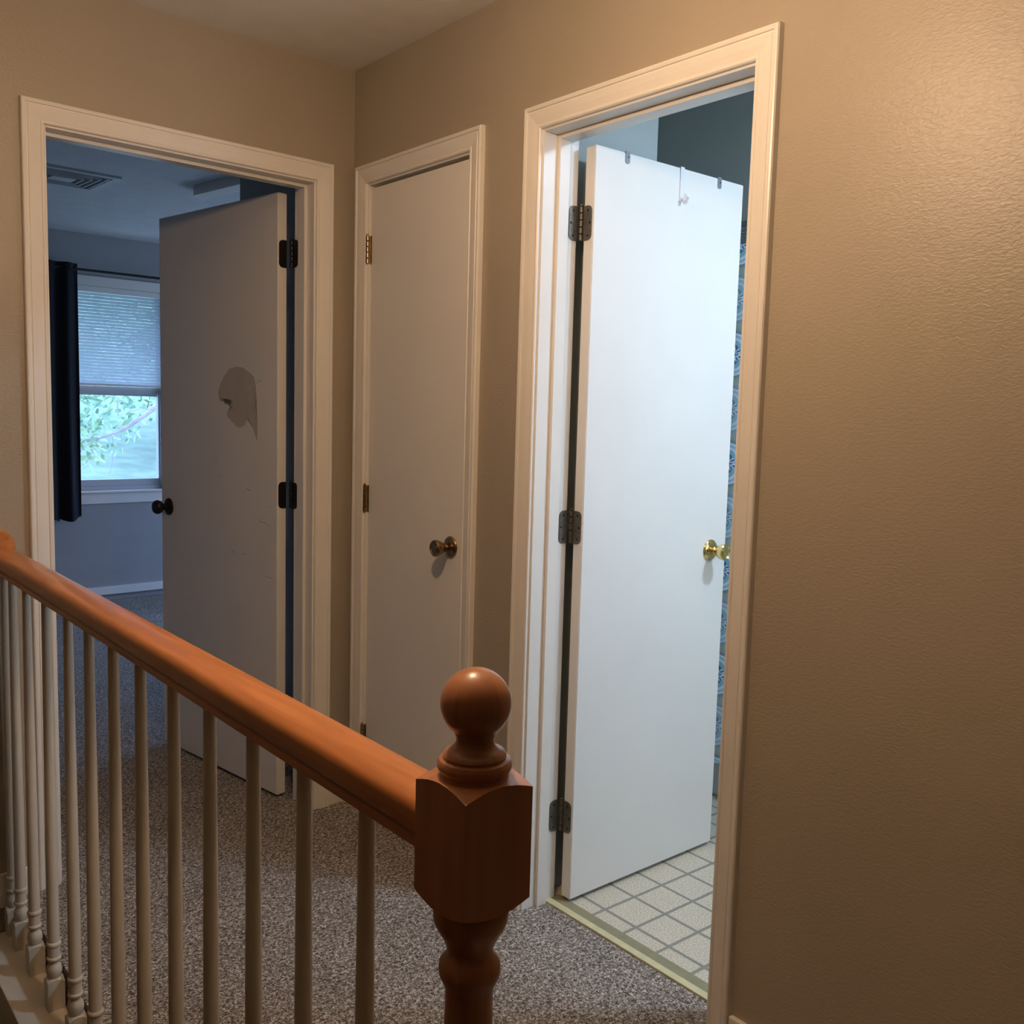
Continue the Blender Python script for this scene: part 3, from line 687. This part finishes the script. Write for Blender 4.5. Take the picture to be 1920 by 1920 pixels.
# ================================================================ hall and bath lamps outside the frame, plus an added fill panel
e = empty('ceiling_light'); tag(e, 'flush hall ceiling light with a small frosted glass bowl', 'ceiling light')
b = MB(); b.lathe([(.085, H), (.085, H-.02), (.06, H-.045), (.02, H-.05)], (HALL[0], HALL[1], 0)); b.build('canopy', MT['antique'], e, smooth=True)
b = MB(); b.lathe([(.075, H-.03), (.08, H-.05), (.07, H-.085), (.045, H-.11), (.01, H-.12)], (HALL[0], HALL[1], 0)); b.build('glass_bowl', MT['lampglass'], e, smooth=True)
e = empty('ceiling_light'); tag(e, 'small round bathroom ceiling light, out of sight', 'ceiling light')
b = MB(); b.lathe([(.15, H), (.15, H-.02), (.14, H-.04), (.02, H-.05)], (.76, -2.05, 0)); b.build('glass_bowl', MT['lampcool'], e, smooth=True)

e = empty('bath_fill_panel'); tag(e, 'wide fill light panel added in the bathroom, out of sight', 'wall light')  # unseen body added behind the bathroom fill light
b = MB(); b.box(.46, .99, -2.6, -2.53, 1.15, 1.75, .01); b.build('housing', MT['tub'], e)
# ================================================================ outside the bedroom window
b = MB(); b.box(-2.4, 3.2, 4.02, 4.62, 2.16, 2.34); b.box(-2.4, 3.2, 4.60, 4.63, 2.12, 2.36)
tag(b.build('trim_8', MT['vinylframe'], xf=RA), 'roof eave outside over the bedroom window', 'eave', 'structure')
o = MB().prism([(-60, 6, -3.2), (60, 6, -3.2), (90, 90, 14), (-90, 90, 14)], (0, 0, -1)).build('ground', MT['grass'], xf=RA)
tag(o, 'sunlit grassy slope beyond the bedroom window', 'lawn', 'structure')
def leaves(b, c, R, n, sz):
    for _ in range(n):
        d = Vector((random.gauss(0, 1), random.gauss(0, 1), random.gauss(0, 1))).normalized() * random.uniform(.55, 1.0)
        p0 = Vector(c) + Vector((d.x*R[0], d.y*R[1], d.z*R[2]))
        a = Vector((random.gauss(0, 1), random.gauss(0, 1), random.gauss(0, 1))).normalized(); q = a.orthogonal().normalized(); s_ = sz*random.uniform(.6, 1.3)
        vs = [b.bm.verts.new(p0 + a*s_), b.bm.verts.new(p0 + q*s_*.45), b.bm.verts.new(p0 - a*s_), b.bm.verts.new(p0 - q*s_*.45)]
        b.bm.faces.new(vs)
def tree(x_, y_, z_, hgt, R, mat, label, n=2600, trunk=.25):
    e = empty('tree', RA); tag(e, label, 'tree', group='trees outside the bedroom window')
    b = MB(); b.tube([(x_, y_, z_-.3), (x_+.1, y_, z_+hgt*.35), (x_+.15, y_+.1, z_+hgt*.7)], [trunk, trunk*.8, trunk*.4], 10); b.build('trunk', MT['bark'], e, smooth=True)
    b = MB()
    for k in range(7):
        aa = k*2*PI/7; leaves(b, (x_+R*.45*math.cos(aa), y_+R*.45*math.sin(aa), z_+hgt*(.55+.3*((k*37) % 7)/7)), (R*.7, R*.7, R*.55), n//7, .05 + .0035*y_)
    b.build('foliage', mat, e)
tree(2.6, 17, -2.4, 7.0, 3.0, MT['leaf'], 'bright green leafy tree closest outside the window', 14000)
tree(9.8, 21, -2.0, 8.0, 3.6, MT['leaf'], 'bright green tree behind the bare branch outside', 14000)
tree(1.0, 29, 0.0, 9.0, 3.8, MT['leaf2'], 'darker bluish tree at the left, in the middle distance outside', 14000)
tree(12.5, 34, 1.0, 12.0, 5.0, MT['leaf2'], 'tall darker tree far beyond the branch outside', 12000)
tree(7.0, 44, 3.0, 12.0, 5.5, MT['leaf'], 'tall light green tree farthest up the slope outside the window', 12000)
# bare branch crossing the view
e = empty('tree_branch', RA); tag(e, 'pale bare branch crossing the window view with thin twigs', 'branch')
def W(px, py, Y):   # measured place of a point of the branch at distance Y beyond the house (turned frame)
    d = cf + cr*((px-960)/1806.054) - cu*((py-960)/1806.054); RI = RA.inverted(); d = RI.to_3x3() @ d; c0 = RI @ M.translation
    return c0 + d*((Y-c0.y)/d.y)
b = MB(); b.tube([W(330, 735, 7.6), W(300, 755, 7.5), W(270, 780, 7.4), W(232, 805, 7.3), W(186, 822, 7.2)], [.045, .032, .026, .020, .012], 8); b.build('limb', MT['bark'], e, smooth=True)
for pts_ in (((186, 822), (168, 823), (146, 823)), ((186, 822), (174, 845), (160, 870)), ((186, 822), (165, 832), (148, 850)), ((212, 817), (214, 840), (210, 870), (206, 888)), ((285, 768), (265, 765), (245, 772)), ((262, 788), (262, 800), (252, 812)), ((222, 745), (221, 765), (222, 780))):
    b = MB(); b.tube([W(px, py, 7.25) for px, py in pts_], .0045, 6); b.build('twig', MT['bark'], e, smooth=True)
# dark stump on the slope
e = tag(MB().lathe([(.34, -.5), (.26, 0), (.19, .15), (.17, .40), (.16, .52)], tuple(RA @ W(274, 893, 26)), n=14).build('tree_stump', MT['bark'], smooth=True), 'bluish grey tree stump low in the window view', 'tree stump')
